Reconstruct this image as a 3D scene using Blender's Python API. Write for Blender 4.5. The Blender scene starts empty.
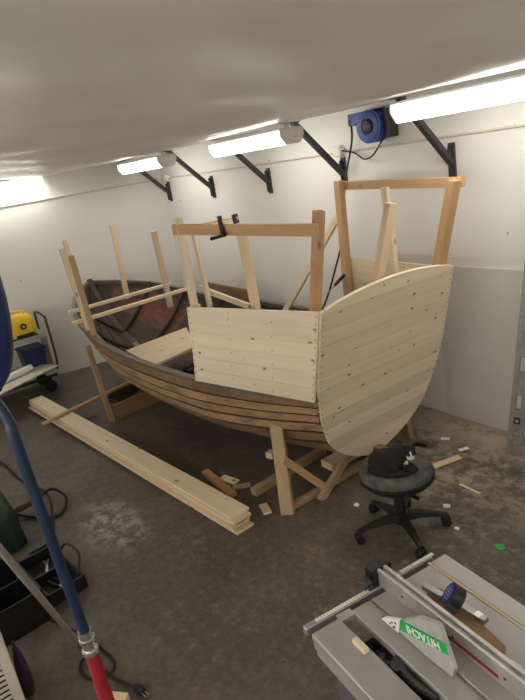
import bpy, bmesh, math, random
import numpy as np
from mathutils import Vector as V, Matrix as M4
random.seed(7)
sc = bpy.context.scene
C = sc.collection
WM = {}
I4 = M4.Identity(4)
PI = math.pi

# ------------------------------------------------------------------ materials
def new_mat(name):
    m = bpy.data.materials.new(name); m.use_nodes = True
    nt = m.node_tree; b = nt.nodes['Principled BSDF']
    return m, nt, b
def N(nt, t, **k):
    n = nt.nodes.new(t)
    for a, v in k.items():
        if a == 'inp':
            for i, x in v.items(): n.inputs[i].default_value = x
        else: setattr(n, a, v)
    return n
def rgb(c): return (c[0], c[1], c[2], 1)
def mixc(nt, fac, a, b, mode='MIX'):
    n = nt.nodes.new('ShaderNodeMix'); n.data_type = 'RGBA'; n.blend_type = mode
    for s, v in ((n.inputs[0], fac), (n.inputs[6], a), (n.inputs[7], b)):
        if isinstance(v, (int, float)): s.default_value = v
        elif isinstance(v, (tuple, list)): s.default_value = rgb(v)
        else: nt.links.new(v, s)
    return n.outputs[2]
def ramp(nt, src, stops):
    n = nt.nodes.new('ShaderNodeValToRGB')
    e = n.color_ramp.elements
    while len(e) < len(stops): e.new(0.5)
    for q, (p, c) in zip(e, stops): q.position = p; q.color = rgb(c) if isinstance(c, (tuple, list)) else (c, c, c, 1)
    nt.links.new(src, n.inputs[0]); return n.outputs[0]
def coords(nt, scale=(1, 1, 1), rand=True, world=False):
    tc = N(nt, 'ShaderNodeTexCoord')
    src = tc.outputs['Object']
    if world: src = N(nt, 'ShaderNodeNewGeometry').outputs['Position']
    if rand:
        oi = N(nt, 'ShaderNodeObjectInfo'); g = N(nt, 'ShaderNodeNewGeometry')
        ad = N(nt, 'ShaderNodeMath', operation='ADD'); nt.links.new(oi.outputs['Random'], ad.inputs[0]); nt.links.new(g.outputs['Random Per Island'], ad.inputs[1])
        mu = N(nt, 'ShaderNodeMath', operation='MULTIPLY', inp={1: 13.7}); nt.links.new(ad.outputs[0], mu.inputs[0])
        va = N(nt, 'ShaderNodeVectorMath', operation='ADD'); nt.links.new(src, va.inputs[0]); nt.links.new(mu.outputs[0], va.inputs[1]); src = va.outputs[0]
    mp = N(nt, 'ShaderNodeMapping', inp={'Scale': scale}); nt.links.new(src, mp.inputs[0])
    return mp.outputs[0]
def noise(nt, vec, scale, detail=4, rough=.55, dist=0):
    n = N(nt, 'ShaderNodeTexNoise', inp={'Scale': scale, 'Detail': detail, 'Roughness': rough, 'Distortion': dist})
    nt.links.new(vec, n.inputs['Vector']); return n.outputs[0]
def bump(nt, b, h, strength=.2, dist=.005):
    n = N(nt, 'ShaderNodeBump', inp={'Strength': strength, 'Distance': dist})
    nt.links.new(h, n.inputs['Height']); nt.links.new(n.outputs[0], b.inputs['Normal'])
def plain(name, c, rough=.5, metal=0, var=.12, scale=25, emis=None, es=0, bmp=0):
    m, nt, b = new_mat(name)
    f = noise(nt, coords(nt, rand=False), scale, 3)
    d = tuple(x*(1-var) for x in c); l = tuple(min(1, x*(1+var)) for x in c)
    nt.links.new(ramp(nt, f, [(.3, d), (.7, l)]), b.inputs['Base Color'])
    b.inputs['Roughness'].default_value = rough; b.inputs['Metallic'].default_value = metal
    if emis: b.inputs['Emission Color'].default_value = rgb(emis); b.inputs['Emission Strength'].default_value = es
    if bmp: bump(nt, b, f, bmp, .004)
    return m
def wood(name, light, dark, rough=.6, knots=.6, grain=.55, isl=.12, dirt=0, kn=(4.2, 8, 8)):
    m, nt, b = new_mat(name)
    v = coords(nt, (.7, 11, 11))
    g = noise(nt, v, 1.6, 4, .6, .8)
    col = ramp(nt, g, [(.3, dark), (.62, light)])
    col = mixc(nt, grain, light, col)
    v2 = coords(nt, (1.2, 60, 60)); f = noise(nt, v2, 1.5, 3)
    col = mixc(nt, .25, col, mixc(nt, f, tuple(x*.75 for x in light), light))
    if knots:
        vo = N(nt, 'ShaderNodeTexVoronoi', inp={'Scale': 1.0}); nt.links.new(coords(nt, kn), vo.inputs['Vector'])
        k = ramp(nt, vo.outputs['Distance'], [(.06, .9), (.14, 0.0)])
        col = mixc(nt, k, col, tuple(x*(1-knots)+y*.12*knots for x, y in zip(dark, (1, .6, .3))))
    if dirt:
        dn = noise(nt, coords(nt, (2, 5, 5)), 2.2, 5, .65)
        col = mixc(nt, ramp(nt, dn, [(.42, 0.0), (.72, dirt)]), col, (.03, .026, .022))
    gi = N(nt, 'ShaderNodeNewGeometry')
    mr = N(nt, 'ShaderNodeMapRange', inp={3: 1-isl, 4: 1+isl}); nt.links.new(gi.outputs['Random Per Island'], mr.inputs[0])
    hs = N(nt, 'ShaderNodeHueSaturation'); nt.links.new(col, hs.inputs['Color']); nt.links.new(mr.outputs[0], hs.inputs['Value'])
    nt.links.new(hs.outputs[0], b.inputs['Base Color']); b.inputs['Roughness'].default_value = rough
    bump(nt, b, f, .12, .002)
    return m
PINE = wood('pine', (.78, .62, .42), (.62, .44, .26), knots=.75)
PINE2 = wood('pine_pale', (.84, .72, .52), (.68, .52, .33), knots=.6)
PLY = wood('panel_pine', (.86, .745, .55), (.70, .55, .36), knots=.95, isl=.12, kn=(7.5, 12, 12))
STUD = wood('brown_stud', (.58, .36, .18), (.42, .24, .11), knots=.6)
PROP = wood('grey_brown_stud', (.47, .33, .19), (.33, .22, .12), knots=.5, dirt=.3)
REDW = wood('red_brown_board', (.33, .19, .10), (.22, .12, .065), knots=.4, dirt=.3)
HULLO = wood('old_hull_wood', (.40, .25, .13), (.19, .115, .058), knots=.3, isl=.32, dirt=.7)
HULLI = wood('tarred_hull_inside', (.085, .066, .05), (.036, .03, .024), knots=.0, isl=.3, dirt=.5, rough=.75)
LAPSHADE = plain('painted_lap_shade', (.035, .027, .020), .8, var=.4)  # shadow at the strake laps, painted as a dark band
REDP = wood('worn_red_paint', (.26, .085, .052), (.085, .042, .032), knots=0, isl=.25, dirt=.85)
GUNW = wood('weathered_gunwale', (.16, .13, .10), (.07, .058, .046), knots=0, dirt=.4)
OLDW = wood('old_dark_board', (.07, .058, .047), (.03, .026, .022), knots=0, dirt=.4)
NAIL = plain('nail_head', (.06, .055, .05), .5, .6)
BLACK = plain('black_plastic', (.012, .012, .013), .45)
RUBBER = plain('black_rubber', (.011, .011, .011), .7)
DGREY = plain('dark_grey_plastic', (.045, .045, .047), .5)
STEELP = plain('dark_painted_steel', (.05, .052, .055), .4, .3)
LEVEL = plain('dull_grey_aluminium', (.27, .26, .245), .45, .3)
GALV = plain('galvanised_steel', (.42, .42, .43), .4, .8)
CHROME = plain('bright_metal', (.7, .69, .67), .22, 1)
ALU = plain('aluminium', (.60, .60, .58), .38, .7)
BRASS = plain('yellow_brass', (.72, .50, .16), .35, .8)
BLUE = plain('blue_plastic', (.012, .05, .28), .4)
NAVY = plain('navy_plastic', (.010, .022, .10), .45)
HOSEB = plain('blue_hose', (.003, .02, .058), .4)
RED = plain('red_plastic', (.27, .010, .017), .45)
GREEN = plain('sticker_green', (.01, .42, .09), .45)
GREEND = plain('dark_green_paint', (.006, .022, .014), .5)
YEL = plain('yellow_plastic', (.80, .55, .02), .45)
WHITE = plain('white_plastic', (.78, .77, .74), .5, var=.04)
CREAM = plain('cream_paint', (.62, .58, .50), .5, var=.08)
PURP = plain('purple_cloth', (.035, .022, .05), .9)
CARD = wood('cardboard', (.45, .28, .15), (.38, .23, .12), knots=0, rough=.85)
SAWT = plain('saw_table_metal', (.40, .39, .375), .42, .25, var=.08, scale=9)
SAWB = plain('saw_body_grey', (.10, .10, .105), .5)
GUARD = plain('guard_grey', (.50, .49, .49), .45, .2, var=.1)
PAPER = plain('white_paper', (.85, .84, .80), .7, var=.03)
INK = plain('black_ink', (.02, .02, .02), .6)
POLEM = plain('grey_pole_metal', (.36, .33, .29), .5, .2)
FELT = plain('grey_worn_fabric', (.088, .086, .078), .95, var=.55, scale=11, bmp=.4)
DUST = wood('sawdust_strip', (.70, .58, .38), (.55, .44, .28), knots=0)
LAMP = plain('lamp_diffuser', (.9, .9, .88), .4, emis=(1.0, .955, .87), es=6)

def wall_mat():
    m, nt, b = new_mat('white_wall_paint')
    v = coords(nt, rand=False, world=True)
    f = noise(nt, v, 1.3, 4); f2 = noise(nt, v, 9, 3)
    col = mixc(nt, f, (.70, .69, .655), (.77, .76, .73))
    vo = N(nt, 'ShaderNodeTexVoronoi', inp={'Scale': 2.6}); nt.links.new(v, vo.inputs['Vector'])
    k = ramp(nt, vo.outputs['Distance'], [(.025, .8), (.04, 0.0)])
    col = mixc(nt, k, col, (.25, .22, .2))
    nt.links.new(col, b.inputs['Base Color']); b.inputs['Roughness'].default_value = .6
    bump(nt, b, f2, .06); return m
WALL = wall_mat()
WALL2 = plain('grey_white_board', (.60, .585, .555), .6, var=.05, scale=2)
CEIL = plain('white_sheet', (.82, .775, .73), .42, var=.03, scale=3)
def floor_mat():
    m, nt, b = new_mat('stained_concrete')
    v = coords(nt, rand=False, world=True)
    big = noise(nt, v, .9, 6, .62); mid = noise(nt, v, 3.2, 6, .65, .6); fine = noise(nt, v, 24, 5, .65)
    col = ramp(nt, big, [(.32, (.062, .050, .038)), (.5, (.106, .087, .066)), (.68, (.170, .143, .109))])
    col = mixc(nt, ramp(nt, mid, [(.42, .0), (.62, .7)]), col, (.055, .046, .037))
    col = mixc(nt, .35, col, mixc(nt, ramp(nt, fine, [(.35, 0.0), (.7, 1.0)]), (.05, .042, .034), (.21, .182, .15)))
    def patch(cx, cy, rx, ry, c, th, amt, sc_=6):
        nonlocal col
        mp = N(nt, 'ShaderNodeMapping', vector_type='POINT', inp={'Location': (-cx/rx, -cy/ry, 0), 'Scale': (1/rx, 1/ry, 0)}); nt.links.new(v, mp.inputs[0])
        ln = N(nt, 'ShaderNodeVectorMath', operation='LENGTH'); nt.links.new(mp.outputs[0], ln.inputs[0])
        fall = ramp(nt, ln.outputs[1], [(.2, 1.0), (1.0, 0.0)])
        nn = ramp(nt, noise(nt, v, sc_, 8, .75, .25), [(th, 0.0), (th+.12, 1.0)])
        mu = N(nt, 'ShaderNodeMath', operation='MULTIPLY'); nt.links.new(fall, mu.inputs[0]); nt.links.new(nn, mu.inputs[1])
        m2 = N(nt, 'ShaderNodeMath', operation='MULTIPLY', inp={1: amt}); nt.links.new(mu.outputs[0], m2.inputs[0])
        col = mixc(nt, m2.outputs[0], col, c)
    patch(-3.69, .95, .5, .26, (.42, .40, .37), .46, .9, 9)          # chalky spill left of the planks
    patch(-2.3, 3.0, 1.1, .9, (.36, .31, .24), .46, .85, 7)          # dust by the wall
    patch(-2.0, 1.6, .9, .9, (.30, .255, .19), .54, .7, 11)
    patch(-1.7, 2.5, 1.0, .9, (.30, .26, .20), .52, .6, 13)
    patch(-2.4, .9, .6, .5, (.26, .23, .19), .54, .6, 14)
    patch(-2.45, 3.42, 1.3, .30, (.44, .37, .28), .36, .85, 5)
    patch(-2.9, 3.05, .6, .5, (.40, .34, .26), .46, .8, 9)
    patch(-3.0, 1.2, .7, .3, (.24, .21, .17), .52, .6, 15)
    patch(-4.4, 1.9, 1.2, .5, (.05, .045, .04), .44, .8, 3)          # dark mottled patch beneath the boat
    nt.links.new(col, b.inputs['Base Color']); b.inputs['Roughness'].default_value = .62
    bump(nt, b, fine, .12, .004); return m
FLOOR = floor_mat()
def cat_mat():
    m, nt, b = new_mat('black_cat_fur')
    v = coords(nt, (1, 1, 1), rand=False)
    f = noise(nt, v, 14, 4, .6, .5); h = noise(nt, coords(nt, (60, 60, 60), rand=False), 3, 3)
    col = ramp(nt, f, [(.5, (.007, .006, .006)), (.72, (.028, .015, .012))])
    nt.links.new(col, b.inputs['Base Color']); b.inputs['Roughness'].default_value = .9
    bump(nt, b, h, .5, .004); return m
CATB = cat_mat()
CATW = plain('white_fur', (.75, .72, .70), .9, var=.1, bmp=.3)
EYE = plain('cat_eye', (.25, .28, .08), .15)
PINK = plain('cat_nose', (.35, .14, .13), .5)

# ------------------------------------------------------------------ mesh tools
def frame(o, x, up=(0, 0, 1)):
    x = V(x).normalized(); z = V(up) - x*V(up).dot(x)
    if z.length < 1e-4: z = V((0, 1, 0)) - x*x.y
    z.normalize(); y = z.cross(x)
    m = M4((x, y, z)).transposed().to_4x4(); m.translation = V(o); return m
class MB:
    def __init__(s): s.b = bmesh.new()
    def _mi(s, faces, mi):
        for f in faces: f.material_index = mi
    def box(s, c, d, m=I4, mi=0, bev=0):
        r = bmesh.ops.create_cube(s.b, size=1, matrix=m @ M4.Translation(c) @ M4.Diagonal((d[0], d[1], d[2], 1)))
        vs = r['verts']; fs = list({f for v in vs for f in v.link_faces}); s._mi(fs, mi)
        if bev:
            es = list({e for v in vs for e in v.link_edges})
            rr = bmesh.ops.bevel(s.b, geom=es, offset=bev, segments=1, affect='EDGES', profile=.5)
            s._mi(rr['faces'], mi)
        return s
    def bar(s, p0, p1, w, t, up=(0, 0, 1), mi=0, bev=0, m=I4):
        p0, p1 = V(p0), V(p1)
        return s.box((0, 0, 0), ((p1-p0).length, w, t), m @ frame((p0+p1)/2, p1-p0, up), mi, bev)
    def ring(s, pts): return [s.b.verts.new(p) for p in pts]
    def loft(s, rings, mi=0, cap=True, closed=True):
        vs = [s.ring(r) for r in rings]; n = len(vs[0]); fs = []
        for a, b in zip(vs, vs[1:]):
            for i in range(n if closed else n-1):
                j = (i+1) % n
                try: fs.append(s.b.faces.new((a[i], a[j], b[j], b[i])))
                except ValueError: pass
        if cap:
            for r in (vs[0][::-1], vs[-1]):
                try: fs.append(s.b.faces.new(r))
                except ValueError: pass
        s._mi(fs, mi); return s
    def tube(s, pts, r, seg=8, mi=0, m=I4, flat=1):
        pts = [V(p) for p in pts]; rs = r if isinstance(r, (list, tuple)) else [r]*len(pts)
        rings = []; up = None
        for i, p in enumerate(pts):
            t = (pts[min(i+1, len(pts)-1)]-pts[max(i-1, 0)]).normalized()
            if up is None: up = V((0, 0, 1)) if abs(t.z) < .9 else V((0, 1, 0))
            f = frame(p, t, up); up = f.col[2].to_3d()
            rings.append([m @ (f @ V((0, rs[i]*math.cos(2*PI*k/seg), rs[i]*flat*math.sin(2*PI*k/seg)))) for k in range(seg)])
        return s.loft(rings, mi)
    def cyl(s, p0, p1, r, r1=None, seg=16, mi=0, m=I4):
        return s.tube([p0, p1], [r, r if r1 is None else r1], seg, mi, m)
    def lathe(s, prof, m=I4, seg=24, mi=0):
        return s.loft([[m @ V((r*math.cos(2*PI*k/seg), r*math.sin(2*PI*k/seg), z)) for k in range(seg)] for r, z in prof], mi)
    def prism(s, poly, d, m=I4, mi=0, z0=0):
        return s.loft([[m @ V((x, y, z)) for x, y in poly] for z in (z0, z0+d)], mi)
    def ball(s, c, r, m=I4, mi=0, seg=14):
        r = (r, r, r) if isinstance(r, (int, float)) else r
        q = bmesh.ops.create_uvsphere(s.b, u_segments=seg, v_segments=max(6, seg*2//3), radius=1, matrix=m @ M4.Translation(c) @ M4.Diagonal((r[0], r[1], r[2], 1)))
        s._mi({f for v in q['verts'] for f in v.link_faces}, mi); return s
    def build(s, name, mats, parent=None, at=I4, angle=35, recalc=True):
        if recalc: bmesh.ops.recalc_face_normals(s.b, faces=s.b.faces)
        me = bpy.data.meshes.new(name); s.b.to_mesh(me); s.b.free()
        for mm in (mats if isinstance(mats, (list, tuple)) else [mats]): me.materials.append(mm)
        me.polygons.foreach_set('use_smooth', [True]*len(me.polygons)); me.set_sharp_from_angle(angle=math.radians(angle))
        return link(bpy.data.objects.new(name, me), parent, at)
def link(o, parent=None, at=I4):
    C.objects.link(o); WM[o] = at.copy()
    if parent is not None:
        o.parent = parent; o.matrix_basis = WM[parent].inverted() @ at
    else: o.matrix_basis = at
    return o
def tag(o, label=None, cat=None, group=None, kind=None):
    for k, v in (('label', label), ('category', cat), ('group', group), ('kind', kind)):
        if v: o[k] = v
    return o
def thing(name, loc, label, cat, group=None, rz=0):
    o = bpy.data.objects.new(name, None); o.empty_display_size = .1
    link(o, None, M4.Translation(loc) @ M4.Rotation(rz, 4, 'Z')); return tag(o, label, cat, group)
def lumber(name, p0, p1, w, t, mat, parent=None, up=(0, 0, 1), bev=.002):
    p0, p1 = V(p0), V(p1); f = frame((p0+p1)/2, p1-p0, up)
    b = MB(); b.box((0, 0, 0), ((p1-p0).length, w, t), bev=bev)
    return b.build(name, mat, parent, f)
def spline(pts, n=8):
    pts = [V(p) for p in pts]; out = []
    for i in range(len(pts)-1):
        p0, p1, p2, p3 = pts[max(i-1, 0)], pts[i], pts[i+1], pts[min(i+2, len(pts)-1)]
        for k in range(n):
            u = k/n; out.append(.5*((2*p1)+(p2-p0)*u+(2*p0-5*p1+4*p2-p3)*u*u+(3*p1-p0-3*p2+p3)*u**3))
    return out+[pts[-1]]
def text_mesh(txt, size, m, b_name, mat, parent, depth=.0006, bold=.02):
    cu = bpy.data.curves.new('lettering', 'FONT'); cu.body = txt; cu.size = size; cu.extrude = depth; cu.offset = bold*size
    cu.align_x = 'CENTER'; cu.align_y = 'CENTER'; cu.resolution_u = 3
    ob = bpy.data.objects.new('lettering', cu); C.objects.link(ob)
    dg = bpy.context.evaluated_depsgraph_get(); me = bpy.data.meshes.new_from_object(ob.evaluated_get(dg))
    bpy.data.objects.remove(ob); me.name = b_name; me.materials.clear(); me.materials.append(mat)
    return link(bpy.data.objects.new(b_name, me), parent, m)

# ------------------------------------------------------------------ camera
R = ((0.57629766, 0.16162919, -0.80109738), (0.80155602, -0.30291074, 0.5155124), (-0.15933915, -0.93921302, -0.3041216))
cm = M4(((R[0][0], -R[0][1], -R[0][2], 0), (R[1][0], -R[1][1], -R[1][2], 0), (R[2][0], -R[2][1], -R[2][2], 2.2), (0, 0, 0, 1)))
cd = bpy.data.cameras.new('camera'); cd.sensor_fit = 'VERTICAL'; cd.sensor_height = 36; cd.sensor_width = 27; cd.lens = 602.39*36/700; cd.clip_start = .02
cam = bpy.data.objects.new('camera', cd); C.objects.link(cam); cam.matrix_world = cm; sc.camera = cam

# ------------------------------------------------------------------ room
def lwx(y): return -7.2 - .1923*(3.56-y)
def wall_prism(poly, z0, z1, name, mats):
    b = MB(); b.prism(poly, z1-z0, M4.Translation((0, 0, z0))); return tag(b.build(name, mats), kind='structure')
b = MB(); b.box((-3.2, .2, -.05), (12.5, 7.6, .1)); tag(b.build('floor', FLOOR), kind='structure')
wall_prism([(-7.3, 3.56), (2.4, 3.56), (2.4, 3.7), (-7.3, 3.7)], 0, 2.75, 'wall_back', WALL)
wall_prism([(lwx(3.6), 3.6), (lwx(3.6)-.15, 3.62), (lwx(-3.4)-.15, -3.4), (lwx(-3.4), -3.4)], 0, 2.75, 'wall_left', WALL)
wall_prism([(2.4, -3.4), (2.55, -3.4), (2.55, 3.7), (2.4, 3.7)], 0, 2.75, 'wall_right', WALL)
wall_prism([(-8.8, -3.4), (2.55, -3.4), (2.55, -3.55), (-8.8, -3.55)], 0, 2.75, 'wall_front', WALL)
# lower greyish board lining along the back wall
b = MB(); b.box((-.45, 3.555, .61), (5.0, .012, 1.22)); tag(b.build('trim_1', WALL2), kind='structure')
# ceiling: white sheeting that sags towards the lamps
def sheet_z(x, y):
    t = min(1, max(0, (y-.4)/2.0)); s = t*t*(3-2*t)
    z = 2.50 - .10*s
    z += .018*math.sin(2.1*x+.7*y)*max(0, min(1, (2.9-y)/1.0)) + .008*math.sin(5.3*x-2.2*y+1)*max(0, min(1, (3.0-y)))
    z += .006*math.sin(1.1*x-9*y+2*math.sin(1.7*x))*max(0, min(1, (3.0-y)*2))
    z -= .03*math.exp(-((y-2.05)/.28)**2)
    z += .012*math.exp(-((y-3.1)/.2)**2)
    return z
bm = MB(); nx, ny = 90, 70; grid = []
for j in range(ny+1):
    y = -3.4 + (3.14+3.4)*j/ny
    grid.append([bm.b.verts.new((-8.6+11.1*i/nx, y, sheet_z(-8.6+11.1*i/nx, y))) for i in range(nx+1)])
for j in range(ny):
    for i in range(nx): bm.b.faces.new((grid[j][i], grid[j+1][i], grid[j+1][i+1], grid[j][i+1]))
o = bm.build('ceiling', CEIL, recalc=False); tag(o, kind='structure')
sm = o.modifiers.new('thick', 'SOLIDIFY'); sm.thickness = .01; sm.offset = 1
b = MB(); b.box((-3.1, .1, 2.68), (11.6, 7.6, .1)); tag(b.build('trim_2', CEIL), kind='structure')
# conduit running round the walls
b = MB(); b.cyl((-7.2, 3.548, 2.118), (2.3, 3.548, 2.118), .009, seg=8)
b.cyl((lwx(3.5)+.012, 3.5, 2.118), (lwx(-3)+.012, -3, 2.118), .009, seg=8); tag(b.build('trim_3', CREAM), kind='structure')
for (x, z), lb in zip(((-7.0, 2.12), (-3.86, 2.13)), ('small white junction box near the far wall corner', 'small white junction box under the blue cable reel')):
    t = thing('junction_box', (x, 3.56, z), lb, 'junction box', 'junction boxes on the wall')
    b = MB(); b.box((x, 3.534, z), (.085, .05, .085), bev=.008); b.build('box_body', WHITE, t)
    b = MB(); b.cyl((x-.07, 3.545, z), (x-.04, 3.545, z), .014); b.build('cable_gland', WHITE, t)
    b = MB(); b.cyl((x+.04, 3.545, z), (x+.07, 3.545, z), .014); b.build('cable_gland', WHITE, t)
# wall brackets
BL = ['farthest steel wall bracket, beside the far corner', 'steel wall bracket between the farthest and the middle lamp',
      'steel wall bracket behind the middle lamp above the clamped rail', 'steel wall bracket left of the blue cable reel', 'steel wall bracket under the nearest big lamp']
for x, lb in zip((-7.02, -5.964, -4.892, -3.835, -2.758), BL):
    t = thing('wall_bracket', (x, 3.56, 1.95), lb, 'bracket', 'diagonal wall brackets')
    b = MB(); b.box((x, 3.552, 1.955), (.055, .014, .24), bev=.002); b.box((x, 3.53, 1.955), (.008, .04, .2)); b.build('wall_plate', STEELP, t)
    b = MB(); b.bar((x, 3.545, 1.94), (x, 3.08, 2.40), .045, .04, up=(0, 1, 1), bev=.003); b.build('arm', STEELP, t)
    b = MB(); b.bar((x, 3.14, 2.398), (x, 2.98, 2.398), .05, .008); b.build('top_plate', STEELP, t)
# fluorescent lamps
def lamp(p, d, label, L=1.1):
    d = V(d).normalized(); f = frame(p, d)
    t = thing('ceiling_light', p, label, 'lamp', 'fluorescent ceiling lights')
    b = MB(); b.box((0, 0, .045), (L, .216, .016), bev=.004); b.box((0, 0, .066), (L*.9, .05, .03)); b.build('housing', WHITE, t, f)
    pr = [(-.105, .036), (-.105, -.005), (-.065, -.06), (.065, -.06), (.105, -.005), (.105, .036)]
    b = MB(); b.loft([[V((x, y, z)) for y, z in pr] for x in (-L/2+.012, L/2-.012)]); b.build('diffuser', LAMP, t, f, angle=20)
    for s in (-1, 1):
        b = MB(); b.loft([[V((x, y*1.03, z*1.03)) for y, z in pr] for x in (s*(L/2-.012), s*L/2)]); b.build('end_cap', WHITE, t, f, angle=20)
lamp((-6.20, 2.92, 2.305), (1, 0, 0), 'farthest fluorescent lamp on the back wall brackets, by the corner', 1.02)
lamp((-4.14, 2.90, 2.305), (1, 0, 0), 'middle fluorescent lamp, above the front of the cabin frame', 1.02)
lamp((-1.99, 2.92, 2.310), (1, 0, 0), 'nearest and largest looking fluorescent lamp, right of the blue reel', 1.22)
lamp((lwx(1.6)+.14, 1.6, 2.335), (.1923, 1, 0), 'fluorescent lamp along the left wall at the picture edge')

TUBE = plain('fill_tube', (.9, .9, .88), .4, emis=(1.0, .955, .88), es=30)
def fill_tube(p, label, L=1.4):  # unseen lamps added as fill light for the boat, floor and ceiling
    t = thing('added_fill_light', p, label, 'lamp', 'added fill tubes out of view'); x, y, z = p
    b = MB(); b.cyl((x-L/2, y, z), (x+L/2, y, z), .026, seg=12); b.build('tube', TUBE, t)
    b = MB(); b.box((x, y, z+.16), (L+.1, .02, .03)); b.build('batten', WHITE, t)
    for s_ in (-1, 1):
        b = MB(); b.box((x+s_*(L/2+.02), y, z+.06), (.03, .04, .17)); b.build('tube_holder', WHITE, t)
        b = MB(); b.cyl((x+s_*L*.35, y, z+.18), (x+s_*L*.35, y, 2.63), .006, seg=6); b.build('hanging_rod', STEELP, t)
for x, lb in ((-4.6, 'added bare tube fill lamp behind the camera, nearest the left wall'), (-2.6, 'added bare tube fill lamp behind the camera, second from the left wall'), (-.6, 'added bare tube fill lamp behind the camera, second from the right wall'), (1.3, 'added bare tube fill lamp behind the camera, nearest the right wall')):
    fill_tube((x, -1.7, 1.8), lb)
fill_tube((1.5, .9, 2.05), 'added bare tube fill lamp near the right wall, facing the boat stern', 1.0)  # extra unseen tube added to brighten the transom
# ------------------------------------------------------------------ boat
def yc(x): return 2.575 + .075*(x+2.65)
KX = [-6.95, -6.7, -6.4, -6.0, -5.5, -5.0, -4.5, -4.0, -3.5, -3.0, -2.63]
KB = [.02, .25, .44, .61, .735, .82, .855, .85, .80, .69, .565]
KS = [1.13, 1.09, 1.045, .985, .925, .895, .87, .85, .825, .80, .785]
KK = [1.08, .80, .58, .41, .30, .24, .21, .19, .175, .17, .17]
def ip(x, K):
    # smooth cubic through the stations
    i = min(max(np.searchsorted(KX, x)-1, 0), len(KX)-2)
    h = KX[i+1]-KX[i]; t = (x-KX[i])/h
    def sl(j):
        if j == 0: return (K[1]-K[0])/(KX[1]-KX[0])
        if j == len(KX)-1: return (K[-1]-K[-2])/(KX[-1]-KX[-2])
        return (K[j+1]-K[j-1])/(KX[j+1]-KX[j-1])
    a, c = sl(i)*h, sl(i+1)*h
    return (2*t**3-3*t*t+1)*K[i]+(t**3-2*t*t+t)*a+(-2*t**3+3*t*t)*K[i+1]+(t**3-t*t)*c
SS = [(0, 0), (.32, .07), (.58, .22), (.78, .44), (.90, .65), (.965, .84), (1, 1)]
SM = [(0, 0), (.28, .05), (.54, .15), (.75, .32), (.89, .54), (.965, .77), (1, 1)]
SB = [(0, 0), (.18, .16), (.36, .33), (.54, .5), (.71, .67), (.87, .84), (1, 1)]
def lerp(a, b, t): return a+(b-a)*t
def sect(x):
    w = max(0, min(1, (-x-5.0)/1.5)); u = max(0, min(1, (x+3.6)/.9))
    return [(lerp(lerp(m[0], s[0], u), q[0], w), lerp(lerp(m[1], s[1], u), q[1], w)) for m, s, q in zip(SM, SS, SB)]
def starlow(x): return .06*max(0, min(1, (x+6.3)/.6))*max(0, min(1, (-x-3.0)/.8))
def hp(x, k, side, off=0):
    """point of the hull section at station x, section node k (float), side -1 port / 1 starboard, off outward"""
    s = sect(x); i = min(int(k), 5); f = k-i
    px, pz = lerp(s[i][0], s[i+1][0], f), lerp(s[i][1], s[i+1][1], f)
    b_, zk = ip(x, KB), ip(x, KK); zs = ip(x, KS) - (starlow(x) if side > 0 else 0)
    y, z = px*b_, zk + pz*(zs-zk)
    dy, dz = (s[i+1][0]-s[i][0])*b_, (s[i+1][1]-s[i][1])*(zs-zk); l = math.hypot(dy, dz) or 1
    y += off*dz/l; z -= off*dy/l
    w = max(0, min(1, (x+3.6)/.97))
    return V((x + .25*(z-.785)*w*w, yc(x)+side*y, z))
boat = thing('boat', (-4.6, 2.43, 0), 'half-rebuilt wooden boat on props with new pine cabin panels and stern', 'boat')
XS = [-6.95+(6.95-2.63)*i/54 for i in range(55)]
hb = MB()
for side in (-1, 1):
    KBND = [0, 1, 2, 3, 3.75, 4.4, 4.95, 5.5, 6]
    for k, (ka, kz) in enumerate(zip(KBND, KBND[1:])):
        rings = []; last = k == len(KBND)-2; kw = kz-ka
        for x in XS:
            q = [hp(x, ka-.05*kw if k else .001, side, .017), hp(x, ka+kw*(.95 if last else .66), side, .009), hp(x, kz-.001, side, .005), hp(x, kz-.001, side, -.010), hp(x, ka+.001, side, .004)]
            rings.append(q)
        vs = [hb.ring(r) for r in rings]
        for n_, (a, c) in enumerate(zip(vs, vs[1:])):
            xm = (XS[n_]+XS[n_+1])/2
            for i in range(5):
                j = (i+1) % 5; f = hb.b.faces.new((a[i], a[j], c[j], c[i]))
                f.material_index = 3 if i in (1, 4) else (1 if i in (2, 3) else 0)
                if side > 0 and i == 3 and k in (2, 3, 4) and -6.7 < xm < -5.85: f.material_index = 2
                if side > 0 and i == 3 and k == 5 and -6.45 < xm < -6.2: f.material_index = 2
        for r in (vs[0], vs[-1][::-1]): hb.b.faces.new(r)
hull = hb.build('hull', [HULLO, HULLI, REDP, LAPSHADE], boat, M4.Translation((0, 0, 0)), angle=18)
# keel and stem
kb = MB(); kp = [V((x, yc(x), ip(x, KK)-.015)) for x in XS]
kb.loft([[p+V((0, -.03, -.05)), p+V((0, .03, -.05)), p+V((0, .03, .045)), p+V((0, -.03, .045))] for p in kp[8:]]); kb.build('keel', HULLO, boat)
sp = [V((x, yc(x), ip(x, KK)-.02)) for x in XS[:16]][::-1]
sp += [V((-6.965, yc(-6.97), 1.135))]
sb = MB(); sb.loft([[p+V((-.03, -.025, -.02)), p+V((-.03, .025, -.02)), p+V((.05, .03, .03)), p+V((.05, -.03, .03))] for p in sp]); sb.build('stem', OLDW, boat)
for side in (-1, 1):
    g = MB(); rr = []
    for x in XS:
        p = hp(x, 6, side); s_ = side
        rr.append([p+V((0, s_*.014, -.016)), p+V((0, s_*.014, .010)), p+V((0, -s_*.035, .010)), p+V((0, -s_*.035, -.025))])
    g.loft(rr); g.build('gunwale', GUNW, boat, angle=30)
    for x in (-6.35, -5.95, -5.45, -4.9, -4.35, -3.8, -3.25):
        rb = MB(); rb.tube([hp(x, 5.9*q/14+.05, side, -.022) for q in range(15)], .022, 6); rb.build('rib', OLDW, hull)
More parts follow.
